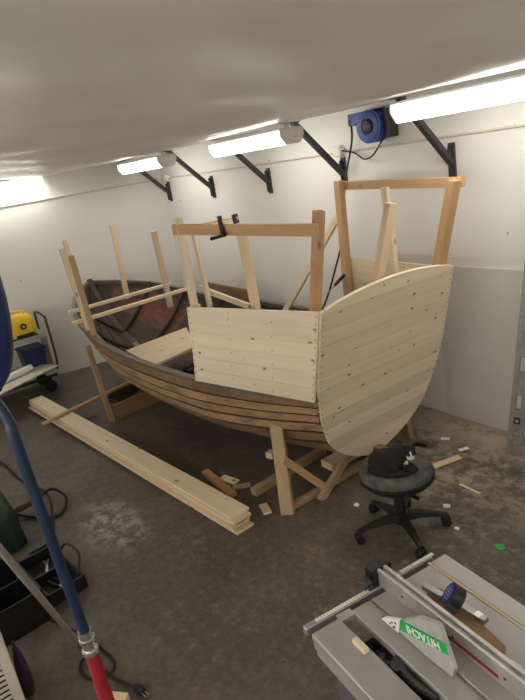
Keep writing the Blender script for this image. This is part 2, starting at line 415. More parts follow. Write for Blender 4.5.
# inner rail at the bow, port side
ib = MB(); ib.loft([[p+V((0, 0, .0)), p+V((0, .05, 0)), p+V((0, .05, -.03)), p+V((0, 0, -.03))] for p in [hp(x, 5.5, -1, -.03) for x in [-6.5+.1*i for i in range(15)]]]); ib.build('inner_rail', PROP, boat)
# floorboards
fbm = MB()
for j in range(-3, 4):
    for x0, x1 in ((-5.9, -4.45), (-4.44, -3.0)):
        w_ = .105; a = V((x0, yc(x0)+j*.112, .46)); c = V((x1, yc(x1)+j*.112, .46))
        if x0 < -5 and abs(j) > 2: a = V((-5.35, yc(-5.35)+j*.112, .46))
        fbm.bar(a, c, w_, .02)
fbm.build('floorboards', OLDW, boat)
# port cabin side, horizontal boards nailed to hidden posts
def quad_panel(name, bl, br, tr, tl, n, thick, out, mat, nails=True, cols=(.03, .5, .97)):
    bl, br, tr, tl = map(V, (bl, br, tr, tl)); out = V(out).normalized()
    x = (br-bl).normalized(); f = frame((bl+br)/2, x, up=out); fi = f.inverted()
    b = MB()
    for i in range(n):
        j0, j1 = random.uniform(-.006, .006), random.uniform(-.006, .006)
        lo_, hi_ = i/n+.0012, (i+1)/n-.0012
        q = [bl.lerp(tl, lo_)-x*j0, br.lerp(tr, lo_), br.lerp(tr, hi_), bl.lerp(tl, hi_)-x*j0]
        q = [fi @ p for p in q]; d = random.uniform(-.0015, .0015)
        b.loft([[p+V((0, 0, z)) for p in q] for z in (-thick+d, d)])
        if nails:
            for u in cols:
                for vv in (.25, .75):
                    p = fi @ (bl.lerp(br, u).lerp(tl.lerp(tr, u), lerp(lo_, hi_, vv)))
                    b.lathe([(.0036, d-.001), (.0036, d+.0012)], M4.Translation(p), 8, 1)
    return b.build(name, [mat, NAIL], boat, f, angle=25)
pout = V((-.30, -.95, 0))
quad_panel('side_panel', (-3.475, 1.665, .845), (-2.625, 1.985, .775), (-2.492, 2.005, 1.342), (-3.455, 1.70, 1.35), 6, .02, pout, PLY, cols=(.02, .35, .68, .985))
quad_panel('side_panel', (-2.62, 3.135, .79), (-3.52, 3.235, .80), (-3.50, 3.215, 1.335), (-2.51, 3.13, 1.335), 6, .02, (.1, 1, 0), PLY, cols=(.02, .5, .98))
# transom: horizontal boards in a raked plane, cut to the hull outline and an arched top
TZ = [(.0, .150), (.10, .163), (.20, .205), (.30, .262), (.385, .335), (.45, .42), (.495, .53), (.53, .63), (.548, .74), (.563, .86), (.566, 1.0), (.565, 1.342), (.42, 1.377), (.28, 1.398), (.14, 1.41), (0, 1.414)]
poly = [(y, z) for y, z in TZ] + [(-y, z) for y, z in TZ[::-1][1:-1]]
def clipz(poly, zc, keep_above):
    out = []
    for (a, b_) in zip(poly, poly[1:]+poly[:1]):
        ia, ib_ = ((a[1] >= zc) == keep_above), ((b_[1] >= zc) == keep_above)
        if ia: out.append(a)
        if ia != ib_:
            t = (zc-a[1])/(b_[1]-a[1]); out.append((lerp(a[0], b_[0], t), zc))
    return out
TN = V((1, 0, -.25)).normalized(); tup = V((.25, 0, 1)).normalized(); k_ = math.hypot(1, .25)
tf = M4(((0, tup.x, TN.x, -2.5), (1, tup.y, TN.y, 2.575), (0, tup.z, TN.z, 1.34), (0, 0, 0, 1)))
tb = MB(); zz = .15
while zz < 1.42:
    z1 = zz+.098; p = clipz(clipz(poly, zz+.0008, True), z1-.0008, False)
    if len(p) > 2:
        d = random.uniform(-.001, .001)
        tb.prism([(y, (z-1.34)*k_) for y, z in p], .022, tf.__class__.Identity(4), 0, d)
        ys = [q[0] for q in p]
        for yy in (min(ys)+.02, min(ys)+.32, max(ys)-.32, max(ys)-.02):
            for vv in (.03, .07):
                if min(ys) < yy < max(ys) and zz > .4 and abs(yy) > .3: tb.lathe([(.0034, .021), (.0034, .0235)], M4.Translation((yy, (zz+vv-1.34)*k_, d)), 8, 1)
    zz = z1
# arched top edge strip
tb.build('transom', [PLY, NAIL], boat, tf, angle=20)
# cabin framing
Pz = lambda *a: V(a)
def post(p0, p1, w, t, mat=PINE, up=(0, 1, 0), name='post'): return lumber(name, p0, p1, w, t, mat, boat, up)
post((-2.70, 2.055, .86), (-2.548, 2.145, 1.87), .055, .055, STUD, (.3, .95, 0))
post((-3.50, 1.775, .80), (-3.52, 1.80, 1.905), .075, .045, PINE2, (-.3, -.95, 0))
post((-3.06, 1.985, .80), (-3.085, 1.975, 1.81), .095, .04, PINE, (.3, .95, 0))
lumber('rail', (-2.46, 2.045, 1.785), (-3.545, 1.769, 1.842), .03, .065, STUD, boat)
post((-3.545, 3.17, .80), (-3.50, 3.175, 1.925), .07, .05, STUD, (.1, 1, 0))
post((-2.645, 3.075, 1.0), (-2.405, 3.105, 1.875), .055, .075, STUD, (0, 1, 0))
lumber('rail', (-2.37, 3.15, 1.855), (-3.53, 3.225, 1.885), .03, .06, STUD, boat)
post((-2.665, 2.50, 1.0), (-2.505, 2.655, 1.82), .065, .045, PINE, (1, 0, -.2))
post((-2.98, 3.14, .82), (-3.0, 3.135, 1.86), .06, .035, PINE2, (.1, 1, 0))
lumber('brace', (-3.55, 3.235, 1.72), (-4.42, 3.16, .80), .03, .055, PINE2, boat, (0, 0, 1))
# bow posts along both gunwales and battens across
post((-5.455, 1.66, .80), (-5.455, 1.60, 1.70), .05, .045, PINE)
post((-5.25, 1.63, .78), (-5.26, 1.605, 1.645), .05, .04, PROP)
post((-5.78, 1.76, .84), (-5.76, 1.735, 1.745), .045, .035, PINE2)
post((-6.52, 2.50, .90), (-6.53, 2.52, 1.735), .05, .05, PINE)
post((-5.86, 2.70, .82), (-5.86, 2.69, 1.64), .06, .05, PINE)
post((-5.20, 2.82, .84), (-5.22, 2.80, 1.62), .06, .035, PINE2)
lumber('batten', (-5.92, 1.64, 1.045), (-5.90, 2.78, 1.052), .05, .03, PINE2, boat)
lumber('batten', (-5.50, 1.53, 1.02), (-5.52, 2.80, 1.03), .055, .03, PINE, boat)
lumber('batten', (-5.36, 2.82, 1.04), (-4.72, 2.97, .87), .03, .055, PINE2, boat)
lumber('wash_board', (-5.75, 3.10, .93), (-4.90, 3.13, .90), .02, .15, REDW, boat)
# wide tilted board amidships and the loose sticks by it
A_, D_ = V((-5.17, 1.85, .69)), V((-5.17, 2.50, .72)); ff = frame(A_, D_-A_, (0, 0, 1)); fi_ = ff.inverted()
b = MB(); b.prism([tuple((fi_ @ V(p))[:2]) for p in ((-5.17, 1.85, .69), (-5.17, 2.50, .72), (-4.56, 2.26, .70), (-4.50, 1.81, .69))], .02); b.build('deck_board', PINE, boat, ff)
lumber('batten', (-4.62, 1.80, .68), (-4.63, 2.30, .68), .05, .03, PINE, boat)
lumber('batten', (-5.05, 2.50, .70), (-5.40, 2.80, .86), .04, .03, PINE2, boat)

# ------------------------------------------------------------------ props under the boat
t = thing('boat_cradle', (-2.9, 2.0, 0), 'rough timber trestle of two legs and a diagonal under the stern', 'trestle')
lumber('leg', (-2.84, 1.81, 0), (-3.02, 1.955, .535), .085, .045, PROP, t, (.6, -.8, .2))
lumber('leg', (-2.80, 2.05, 0), (-2.86, 2.45, .215), .05, .035, PROP, t, (1, 0, 0))
lumber('crosspiece', (-2.91, 1.89, .34), (-2.84, 2.13, .05), .05, .03, STUD, t, (1, 0, 0))
lumber('base_board', (-2.865, 1.84, .02), (-2.90, 2.75, .02), .04, .04, PROP, t)
tag(lumber('timber_prop', (-2.93, 3.06, 0), (-2.90, 2.965, .50), .07, .045, PROP, None, (0, 1, .2)), 'short brown timber prop under the starboard stern, near the wall', 'prop')
tag(lumber('timber_prop', (-5.42, 1.638, 0), (-5.41, 1.588, .80), .05, .045, PROP, None, (0, 1, 0)), 'thin upright timber prop under the port bow', 'prop')
tag(lumber('floor_board', (-5.43, 1.69, .075), (-5.52, 2.60, .075), .04, .15, REDW), 'red-brown board standing on edge behind the bow prop', 'board')
tag(lumber('floor_beam', (-3.20, 1.79, .028), (-3.27, 2.50, .028), .055, .055, PROP), 'square grey beam lying on the floor behind the stern trestle', 'beam')
b = MB(); b.box((0, 0, 0), (.12, .42, .055), bev=.003); tag(b.build('keel_block', PINE, None, M4.Translation((-3.07, 2.56, .0275))), 'pale timber block on the floor under the stern keel', 'block')
b = MB(); b.box((0, 0, 0), (.12, .16, .05), bev=.003); tag(b.build('keel_block', PROP, None, M4.Translation((-3.07, 2.55, .08))), 'brown timber block wedged between the keel and the pale block', 'block')
for i, (a, c, lb) in enumerate((((-5.87, 1.84, .02), (-6.25, 2.5, .02), 'dark old board nearest the bow prop in the pile under the bow'),
                          ((-5.99, 1.80, .0605), (-6.05, 2.5, .0605), 'middle dark old board of the pile under the bow'),
                          ((-5.96, 1.83, .0985), (-6.0, 2.35, .0985), 'dark old board under the end of the brown lath'),
                          ((-6.17, 1.95, .02), (-6.5, 2.4, .02), 'dark old board nearest the wall in the pile under the bow'))):
    tag(lumber('old_board', a, c, .13, .04, OLDW), lb, 'board', 'old boards under the bow')
tag(lumber('lath', (-5.66, 1.06, .137), (-5.97, 2.12, .132), .045, .026, STUD), 'thin brown lath lying across the far end of the plank stack', 'lath')

# ------------------------------------------------------------------ plank stack
PL = ['topmost pale plank of the stack on the floor', 'second plank from the top of the floor stack', 'third plank from the top of the floor stack',
      'fourth plank from the top of the floor stack', 'fifth plank from the top of the floor stack', 'bottom plank of the floor stack']
offs = [(.0, .0, .0), (.035, -.012, .004), (-.05, .0, -.006), (.02, -.028, .006), (-.02, .012, -.004), (.03, .0, .0)]
for i in range(6):
    z = .11-.02*i; dx, dy, tw = offs[i]
    tag(lumber('plank', (-2.94+dx, 1.525+dy+tw, z), (-6.57+dx*1.5, 1.235+dy-tw, z), .135 if i else .145, .0195, PINE2 if i % 2 == 0 else PINE, None, (0, 0, 1), .0015), PL[i], 'plank', 'planks stacked on the floor')

# ------------------------------------------------------------------ scraps on the floor
def scrap(name, x, y, a, l, w, h, mat, label, group='wood scraps on the floor', z=0):
    b = MB(); b.box((0, 0, 0), (l, w, h), bev=min(.002, h*.2))
    return tag(b.build(name, mat, None, M4.Translation((x, y, z+h/2)) @ M4.Rotation(math.radians(a), 4, 'Z')), label, 'wood scrap' if 'wood' in group else 'litter', group)
scrap('wood_offcut', -3.53, 1.705, -5, .46, .06, .03, STUD, 'long brown stick of scrap against the plank stack')
b = MB(); b.box((0, 0, 0), (.155, .06, .014), bev=.002); b.lathe([(.012, .0071), (.012, .0078)], M4.Translation((.05, .0, 0)), 10, 1)
tag(b.build('wood_offcut', [PINE2, INK], None, M4.Translation((-3.52, 1.79, .007)) @ M4.Rotation(math.radians(12), 4, 'Z')), 'pale offcut with a dark hole beside the plank stack', 'wood scrap', 'wood scraps on the floor')
scrap('wood_offcut', -3.47, 1.715, 35, .09, .03, .01, PINE2, 'small pale chip beside the brown stick')
scrap('wood_offcut', -3.37, 1.80, 60, .13, .05, .012, PROP, 'dull brown flat chip right of the holed offcut')
scrap('wood_offcut', -3.00, 1.745, -20, .12, .055, .014, PINE2, 'pale short offcut left of the stern trestle foot')
scrap('wood_offcut', -3.55, 2.20, 20, .06, .06, .05, PINE2, 'small pale cube of wood behind the stern trestle')
scrap('wood_offcut', -2.16, 2.755, -4, .16, .014, .008, PINE2, 'thin pale splinter on the floor right of the stool')
scrap('rubber_scrap', -2.77, 3.01, 20, .09, .03, .02, RUBBER, 'small black scrap on the floor just behind the cat', 'litter on the floor')
scrap('wood_offcut', -2.49, 2.90, 75, .30, .055, .008, PINE, 'yellowish thin strip on the floor behind the stool')
scrap('paper_scrap', -2.70, 3.20, 30, .06, .03, .005, PAPER, 'white scrap by the wall behind the cat', 'litter on the floor')
scrap('paper_scrap', -2.50, 3.15, 70, .075, .035, .005, PAPER, 'white scrap nearest the spirit level', 'litter on the floor')
scrap('paper_scrap', -2.145, 2.51, 30, .04, .025, .014, PAPER, 'white scrap right of the stool, on the bare floor', 'litter on the floor')
scrap('paper_scrap', -1.965, 2.37, 10, .025, .02, .012, PAPER, 'white crumb touching the right castor of the stool', 'litter on the floor')
scrap('paper_scrap', -2.575, 2.165, 10, .03, .025, .012, PAPER, 'white crumb left of the stool', 'litter on the floor')
b = MB(); b.prism([(-.03, -.014), (.025, -.022), (.032, .008), (.0, .025), (-.025, .014)], .006)
tag(b.build('wrapper', GREEN, None, M4.Translation((-1.70, 2.385, 0))), 'small bright green scrap on the floor above the saw', 'litter', 'litter on the floor')
scrap('wood_offcut', -2.27, .385, 40, .10, .07, .04, PINE, 'pale wood block at the bottom picture edge by the plug')

# ------------------------------------------------------------------ stool and cat
sx, sy = -2.185, 2.155
st = thing('swivel_stool', (sx, sy, 0), 'grey upholstered round swivel stool on five castors', 'stool')
b = MB(); b.lathe([(.0, .362), (.19, .362), (.206, .372), (.211, .392), (.209, .412), (.200, .425), (.185, .430), (.10, .428), (.0, .426)], seg=40); b.build('seat', FELT, st, M4.Translation((sx, sy, 0)), angle=60)
b = MB(); b.lathe([(.0, .325), (.13, .325), (.19, .345), (.212, .368), (.2135, .392), (.2125, .398), (.20, .37), (.0, .365)], seg=32); b.box((.13, -.05, .325), (.14, .02, .012)); b.build('seat_pan', BLACK, st, M4.Translation((sx, sy, 0)))
b = MB(); b.cyl((0, 0, .10), (0, 0, .335), .022); b.cyl((0, 0, .12), (0, 0, .26), .032); b.build('gas_column', BLACK, st, M4.Translation((sx, sy, 0)))
b = MB(); b.lathe([(.0, .07), (.045, .07), (.045, .125), (.03, .135), (.0, .135)], seg=20)
hubm = b.build('base_hub', BLACK, st, M4.Translation((sx, sy, 0)))
for px, py in ((-2.50, 2.20), (-2.035, 2.365), (-1.985, 2.065), (-2.285, 1.93), (-2.385, 2.44)):
    a = math.atan2(py-sy, px-sx); r = .27; c_, s_ = math.cos(a), math.sin(a)
    at = M4.Translation((sx, sy, 0)) @ M4.Rotation(a, 4, 'Z')
    b = MB(); rr = []
    for x, w, zt, zb in ((.03, .03, .128, .085), (.12, .024, .118, .088), (.2, .02, .10, .078), (r, .016, .078, .060)):
        rr.append([V((x, -w, zb)), V((x, w, zb)), V((x, w*.7, zt)), V((x, -w*.7, zt))])
    b.loft(rr); b.build('leg', BLACK, st, at)
    b = MB(); b.cyl((r-.01, -.026, .026), (r-.01, -.006, .026), .0255, seg=16); b.cyl((r-.01, .006, .026), (r-.01, .026, .026), .0255, seg=16)
    b.cyl((r-.01, -.005, .026), (r-.01, .005, .026), .014); b.box((r-.006, 0, .05), (.04, .05, .02), bev=.006); b.build('castor', BLACK, st, at)

def remeshed(name, balls, mats, colour, vox, at, parent=None):
    """one continuous body: union of ellipsoids, voxel-remeshed and smoothed"""
    b = MB()
    for c, r, *rot in balls:
        m = M4.Translation(c)
        if rot: m = m @ M4.Rotation(math.radians(rot[0]), 4, 'Z') @ M4.Rotation(math.radians(rot[1]), 4, 'Y')
        b.ball((0, 0, 0), r, m, seg=20)
    me = bpy.data.meshes.new(name); b.b.to_mesh(me); b.b.free()
    ob = bpy.data.objects.new(name, me); C.objects.link(ob)
    md = ob.modifiers.new('r', 'REMESH'); md.mode = 'VOXEL'; md.voxel_size = vox
    s2 = ob.modifiers.new('s', 'SMOOTH'); s2.factor = .5; s2.iterations = 3
    dg = bpy.context.evaluated_depsgraph_get(); m2 = bpy.data.meshes.new_from_object(ob.evaluated_get(dg)); bpy.data.objects.remove(ob)
    m2.name = name; m2.materials.clear()
    for mm in mats: m2.materials.append(mm)
    for p in m2.polygons: p.use_smooth = True; p.material_index = colour(p.center, p.normal)
    return link(bpy.data.objects.new(name, m2), parent, at)
# the cat lies curled: +x is towards its head (to the right in the picture), +y away from the camera
cang = math.radians(33.5)
catM = M4.Translation((sx+.006, sy-.012, .424)) @ M4.Rotation(cang, 4, 'Z')
cat = thing('cat', (sx, sy, .415), 'black cat with a white muzzle curled up on the stool seat', 'cat')
hc = V((.088, -.002, .102))                       # head centre
fwd = V((.38, -.90, -.22)).normalized(); rt = V((.92, .39, 0)).normalized()
balls = [((-.035, .005, .05), (.105, .088, .062)), ((-.075, -.01, .052), (.07, .075, .062)), ((.01, .03, .06), (.075, .06, .062)), ((-.045, -.045, .035), (.08, .05, .042)),
         ((.05, .035, .075), (.05, .048, .05)), ((.07, .03, .092), (.036, .036, .036)),
         (hc, (.038, .036, .033)), (hc+fwd*.024+V((0, 0, -.008)), (.020, .018, .016)), (hc+fwd*.032+V((0, 0, -.010)), (.014, .012, .010)),
         (hc+fwd*.014+V((0, 0, -.012)), (.028, .024, .018)),
         # front paws tucked in front of the chest
         ((.085, -.005, .026), (.045, .018, .018), -25, 0), ((.07, -.03, .022), (.05, .018, .018), -20, 0), ((.118, -.022, .018), (.018, .015, .013)), ((.108, -.05, .017), (.018, .015, .013)),
         # haunch, hind paw
         ((-.02, -.065, .034), (.055, .03, .036)), ((.04, -.07, .016), (.04, .016, .014), 8, 0),
         # tail round the front
         ((-.12, -.05, .02), (.025, .03, .018)), ((-.09, -.085, .017), (.04, .017, .016), -35, 0), ((-.035, -.102, .015), (.045, .015, .014), -8, 0), ((.03, -.098, .014), (.04, .013, .012), 12, 0), ((.075, -.082, .013), (.028, .012, .011), 25, 0)]
for s in (-1, 1):                               # ears
    e = hc+V((.0, 0, 0)) + rt*.021*s
    for q in range(5): balls.append((e+V((0, 0, .022+.007*q))+rt*.002*s*q, (.0125-.0021*q,)*3))
def catcol(c, n):
    d = V(c)-hc
    lat = d.dot(rt); fw = d.dot(fwd)
    if fw > .022 and d.z < -.001 and d.z > -.028 and abs(lat) < .021: return 1        # muzzle and chin
    if fw > .012 and -.004 <= d.z < .022 and abs(lat) < .0045: return 1            # blaze
    if .05 < c[0] < .078 and -.03 < c[1] < .02 and .03 < c[2] < .055: return 1 if n[1] < -.2 else 0        # chest
    return 0
body = remeshed('body', balls, [CATB, CATW], catcol, .0042, catM, cat)

for s in (-1, 1):
    b = MB(); b.ball(hc+fwd*.030+rt*.0135*s+V((0, 0, .006)), (.0052, .0052, .0048)); b.build('eye', EYE, cat, catM)
b = MB(); b.ball(hc+fwd*.048+V((0, 0, -.007)), (.0034, .0034, .0026)); b.build('nose', PINK, cat, catM)

# ------------------------------------------------------------------ spirit level
la, lbp = V((-2.195, 3.285, 0.0)), V((-2.075, 3.52, 1.95))
f = frame(la, lbp-la, up=(.35, -1, 0)); L_ = (lbp-la).length
t = thing('spirit_level', la, 'long grey aluminium spirit level leaning on the back wall', 'spirit level')
b = MB()
slots = [.12+.265*i for i in range(7)]
x = 0.02
W2 = .05
for sgn in (-1, 1): b.box((L_/2, sgn*(W2-.0165), 0), (L_, .033, .026), mi=0, bev=.002)
edges = [0.0]
for s_ in slots: edges += [s_-.05, s_+.05]
edges.append(L_)
for a, c in zip(edges[::2], edges[1::2]):
    if c > a: b.box(((a+c)/2, 0, 0), (c-a, .036, .022), mi=0)
b.build('beam', LEVEL, t, f)
b = MB(); b.box((.255, 0, .004), (.05, .05, .02), bev=.004); b.cyl((.255, 0, .012), (.255, 0, .016), .012, mi=1); b.build('vial_holder', [BLACK, GALV], t, f)

# ------------------------------------------------------------------ blue cable reel on the wall
t = thing('cable_reel', (-3.39, 3.56, 2.275), 'blue cable reel with dark hub on the back wall', 'cable reel')
rf = M4(((1, 0, 0, -3.375), (0, 0, -1, 3.43), (0, 1, 0, 2.275), (0, 0, 0, 1)))   # local z points out of the wall
pr = [(.122*math.cos(a), .122*math.sin(a)) for a in [math.radians(x) for x in range(-200, 61, 10)]] + [(.10, .108), (-.20, .108), (-.205, .03), (-.155, .02)]
b = MB(); b.prism(pr, .11, z0=-.09); b.lathe([(.112, .018), (.108, .026), (.062, .030), (.06, .018)], seg=30); b.build('housing', BLUE, t, rf)
b = MB(); b.lathe([(0, .02), (.052, .02), (.052, .034), (.045, .038), (0, .038)], seg=24); b.build('hub', BLACK, t, rf)
for k in range(5):
    a = k*2*PI/5; b = MB(); b.box((.028*math.cos(a), .028*math.sin(a), .039), (.03, .006, .003), M4.Identity(4)); b.build('hub_slot', DGREY, t, rf)
b = MB(); b.box((.145, .0, -.07), (.04, .20, .10), bev=.006); b.box((.02, 0, -.11), (.2, .12, .04)); b.build('mount', DGREY, t, rf)
b = MB(); b.box((-.185, .045, .0), (.035, .05, .05), bev=.008); b.build('cable_guide', BLACK, t, rf)
b = MB(); b.tube(spline([(-3.575, 3.44, 2.32), (-3.625, 3.48, 2.22), (-3.68, 3.5, 2.12), (-3.74, 3.46, 1.88), (-3.70, 3.32, 1.46), (-3.80, 3.28, 1.18), (-3.86, 3.2, .95), (-3.9, 2.95, .6)]), .008, 8); b.build('cable', BLACK, t)
b = MB(); b.tube(spline([(-3.24, 3.46, 2.20), (-3.31, 3.48, 2.165), (-3.43, 3.49, 2.065), (-3.53, 3.49, 2.045), (-3.64, 3.50, 2.10), (-3.80, 3.52, 2.13)]), .006, 8); b.build('supply_cable', BLACK, t)

# screwdriver stuck behind the cabin post, and the clamp on the rail
t = thing('screwdriver', (-3.53, 3.13, 1.19), 'screwdriver with red and black handle stuck at the back cabin post', 'screwdriver')
a, c = V((-3.50, 3.12, 1.217)), V((-3.73, 3.12, 1.05)); dv = (c-a).normalized()
b = MB(); b.tube([a, a+dv*.01, a+dv*.06, a+dv*.07], [.009, .014, .014, .011], 10); b.build('grip', BLACK, t)
b = MB(); b.tube([a+dv*.07, a+dv*.08, a+dv*.15, a+dv*.165], [.011, .0145, .0135, .006], 10); b.build('handle', RED, t)
b = MB(); b.cyl(a+dv*.16, c, .004); b.build('shaft', GALV, t)
t = thing('bar_clamp', (-3.13, 1.88, 1.81), 'bar clamp with brass bar gripping the brown cabin rail', 'clamp')
b = MB(); b.bar((-3.27, 1.83, 1.862), (-2.955, 1.885, 1.888), .008, .012); b.bar((-3.27, 1.83, 1.846), (-2.955, 1.885, 1.874), .006, .005); b.bar((-3.27, 1.83, 1.866), (-3.27, 1.83, 1.842), .008, .005); b.build('bar', BRASS, t)
b = MB(); b.bar((-3.105, 1.855, 1.905), (-3.095, 1.853, 1.80), .026, .022, up=(0, 1, 0), bev=.004); b.build('sliding_jaw', BLACK, t)
b = MB(); b.bar((-2.975, 1.88, 1.908), (-2.968, 1.88, 1.855), .03, .03, up=(0, 1, 0), bev=.004); b.build('fixed_jaw', BLACK, t)
b = MB(); b.tube([(-3.19, 1.825, 1.775), (-3.12, 1.837, 1.785), (-3.06, 1.845, 1.797)], [.012, .010, .013], 10); b.build('handle', BLACK, t)
# tools lying inside the boat
t = thing('cordless_drill', (-4.65, 2.26, .47), 'dark green and black drill with a red button lying in the boat', 'drill')
b = MB(); b.cyl((-4.78, 2.36, .53), (-4.64, 2.28, .53), .035); b.cyl((-4.64, 2.28, .53), (-4.58, 2.245, .53), .028, .014); b.build('drill_body', GREEND, t)
b = MB(); b.bar((-4.72, 2.32, .525), (-4.66, 2.20, .495), .04, .04, bev=.01); b.box((-4.65, 2.18, .50), (.09, .07, .05), bev=.008); b.build('drill_grip', BLACK, t)
b = MB(); b.box((-4.69, 2.255, .535), (.035, .03, .03), bev=.004); b.build('trigger', RED, t)
t = thing('hammer', (-4.6, 2.1, .47), 'dark hammer lying on the boards inside the boat', 'hammer')
b = MB(); b.cyl((-4.75, 2.10, .483), (-4.50, 2.06, .483), .012); b.build('handle', BLACK, t)
b = MB(); b.bar((-4.50, 2.0, .487), (-4.50, 2.12, .487), .026, .026, bev=.004); b.build('head', STEELP, t)

# ------------------------------------------------------------------ table saw (local: x along the fence, y along the front rail, z above the table top)
th = math.radians(-6.5); ZS = .87
SM4 = M4.Translation((-1.208, .767, ZS)) @ M4.Rotation(th, 4, 'Z')
saw = thing('table_saw', SM4 @ V((.3, .25, -ZS)), 'grey bench table saw with ripping fence and green branded blade guard', 'table saw', None, th)
def sp_(name, mb, mats, parent=None, angle=30): return mb.build(name, mats, parent or saw, SM4, angle)
b = MB(); b.box((.33, .051, -.012), (.62, .10, .024), bev=.003); b.box((.34, .006, -.04), (.60, .010, .05)); b.box((.025, .05, -.035), (.01, .09, .04)); sp_('side_table', b, SAWT)
b = MB(); b.box((.33, .1825, -.015), (.62, .067, .03), bev=.002); b.box((.33, .345, -.015), (.62, .238, .03), bev=.002)
b.box((.33, .222, -.02), (.62, .014, .02), mi=1); b.box((.02, .125, -.012), (.03, .05, .02)); sp_('main_table', b, [SAWT, DUST])
b = MB(); b.box((.30, .507, -.012), (.58, .068, .024), bev=.003); sp_('extension_table', b, SAWT)
b = MB(); b.box((.30, .4685, -.005), (.58, .008, .013)); sp_('gap_strip', b, DUST)
b = MB(); b.box((-.012, .248, -.012), (.022, .50, .026), bev=.003); b.box((-.013, .14, .0015), (.012, .20, .002), mi=1); b.box((-.013, .44, .0015), (.012, .14, .002), mi=1); 
for i in range(36): b.box((-.013, .05+.0105*i, .0028), (.009 if i % 5 == 0 else .005, .0011, .0006), mi=2)
sp_('front_rail', b, [GALV, PAPER, INK])
b = MB()
b.box((.36, .297, .026), (.74, .034, .052), bev=.002); b.box((.36, .2845, .056), (.74, .009, .010)); b.box((.36, .3085, .056), (.74, .011, .010))
for x in (.10, .30, .47): b.cyl((x, .2795, .03), (x, .281, .03), .0045, mi=1, seg=10)
b.box((.355, .2795, .020), (.19, .0008, .011), mi=2)
for x in (.05, .12): b.cyl((x, .2965, .051), (x, .2965, .056), .005, mi=3, seg=10)
fence = sp_('fence', b, [ALU, INK, RED, GALV])
b = MB(); b.box((-.035, .302, .01), (.05, .075, .10), bev=.005); sp_('fence_lock', b, BLACK, fence)
b = MB(); b.box((-.035, .245, .012), (.045, .045, .025), bev=.008); b.ball((-.03, .243, .025), (.022, .02, .012)); sp_('lock_lever', b, DGREY, fence)
# blade guard: a wedge standing over the blade slot
gm = SM4 @ M4(((1, 0, 0, 0), (0, 0, 1, .205), (0, 1, 0, 0), (0, 0, 0, 1)))       # local x along, y up, z towards the fence
gp = [(.175, .006), (.19, .055), (.268, .122), (.343, .150), (.36, .106), (.384, .040), (.375, .010), (.29, .004)]
b = MB(); b.prism(gp, .014, z0=-.007); guard = b.build('blade_guard', GUARD, saw, gm, 20)
ga, gb = V((.184, .057)), V((.362, .107)); gd = (gb-ga).normalized(); gn = V((gd.y, -gd.x))
wb = .036
b = MB(); b.prism([(ga.x, ga.y), (gb.x-.0, gb.y), (gb.x+.008, gb.y-.030), (ga.x-.006, ga.y-.040)], .0012, z0=-.0085); b.build('brand_sticker', GREEN, guard, gm)
mid = (ga+gb)/2+gn*.0175
tm = gm @ M4(((-gd.x, gn.x, 0, mid.x), (-gd.y, gn.y, 0, mid.y), (0, 0, -1, -.0088), (0, 0, 0, 1)))
text_mesh('HITACHI', .034, tm, 'brand_lettering', PAPER, guard)
b = MB(); b.prism([(.104, .003), (.122, .020), (.190, .060), (.178, .006)], .010, z0=-.012)
for x, y in ((.145, .016), (.155, .026), (.165, .018), (.17, .034), (.16, .012)): b.prism([(x-.004, y-.003), (x+.004, y-.003), (x+.003, y+.003), (x-.003, y+.003)], .0006, mi=1, z0=-.0127)
b.build('warning_label', [PAPER, INK], guard, gm)
b = MB(); b.prism([(.15, .0), (.18, .03), (.23, .05), (.30, .055), (.36, .03), (.375, .0)], .003, z0=-.0015); b.build('saw_blade', GALV, saw, gm)
# body, motor and works seen through the open gap
b = MB(); b.box((.33, .26, -.17), (.52, .46, .20), bev=.01); sp_('saw_body', b, SAWB)
b = MB(); b.cyl((.30, .115, -.075), (.42, .115, -.075), .045, seg=20); b.cyl((.28, .115, -.07), (.30, .115, -.07), .038, seg=20); sp_('motor', b, BLACK)
b = MB(); b.tube(spline([(.18, .13, -.04), (.21, .10, -.02), (.24, .13, -.03), (.27, .14, -.05)], 5), .012, 8); b.tube(spline([(.22, .145, -.02), (.30, .125, -.014), (.38, .14, -.02)], 5), .010, 8); b.box((.26, .14, -.045), (.10, .03, .03), bev=.006); b.cyl((.235, .12, -.03), (.25, .12, -.005), .014); sp_('tilt_works', b, DGREY)
b = MB(); b.cyl((.10, .135, -.12), (.125, .135, -.12), .07, seg=24); b.cyl((.085, .135, -.09), (.10, .135, -.09), .02, seg=12); sp_('hand_wheel', b, BLACK)
for x in (.10, .56):
    for y in (.06, .46):
        b = MB(); b.bar((x, y, -.25), (x+(.05 if x > .3 else -.05), y+(.04 if y > .3 else -.04), -ZS+.012), .045, .045, up=(1, 0, 0), bev=.003); sp_('leg', b, SAWB)
# things lying on the saw table
t = thing('wood_block', SM4 @ V((.15, .06, .0)), 'small pale wood block on the saw side table by the gap', 'block')
b = MB(); b.box((.150, .082, .0085), (.055, .018, .017), bev=.002); b.build('block_body', PINE2, t, SM4)
t = thing('brown_board', SM4 @ V((.25, .38, 0)), 'tapered brown board lying along the far side of the fence', 'board')
b = MB(); b.prism([(.115, .362), (.122, .398), (.150, .410), (.20, .405), (.392, .374), (.392, .335)], .012, z0=.001); b.build('board_body', CARD, t, SM4)
t = thing('steel_bar', SM4 @ V((.2, .39, 0)), 'square steel bar half under the brown board', 'metal bar')
b = MB(); b.bar((.10, .366, .022), (.31, .398, .022), .020, .016, bev=.001); b.box((.285, .394, .022), (.02, .022, .017), mi=1); b.build('bar_body', [GALV, CHROME], t, SM4)
t = thing('tape_measure', SM4 @ V((.215, .365, .03)), 'blue and black tape measure standing on the brown board', 'tape measure')
tf2 = SM4 @ M4.Translation((.222, .368, .062)) @ frame((0, 0, 0), (.8, -.45, .3), (-.45, -.55, .62))
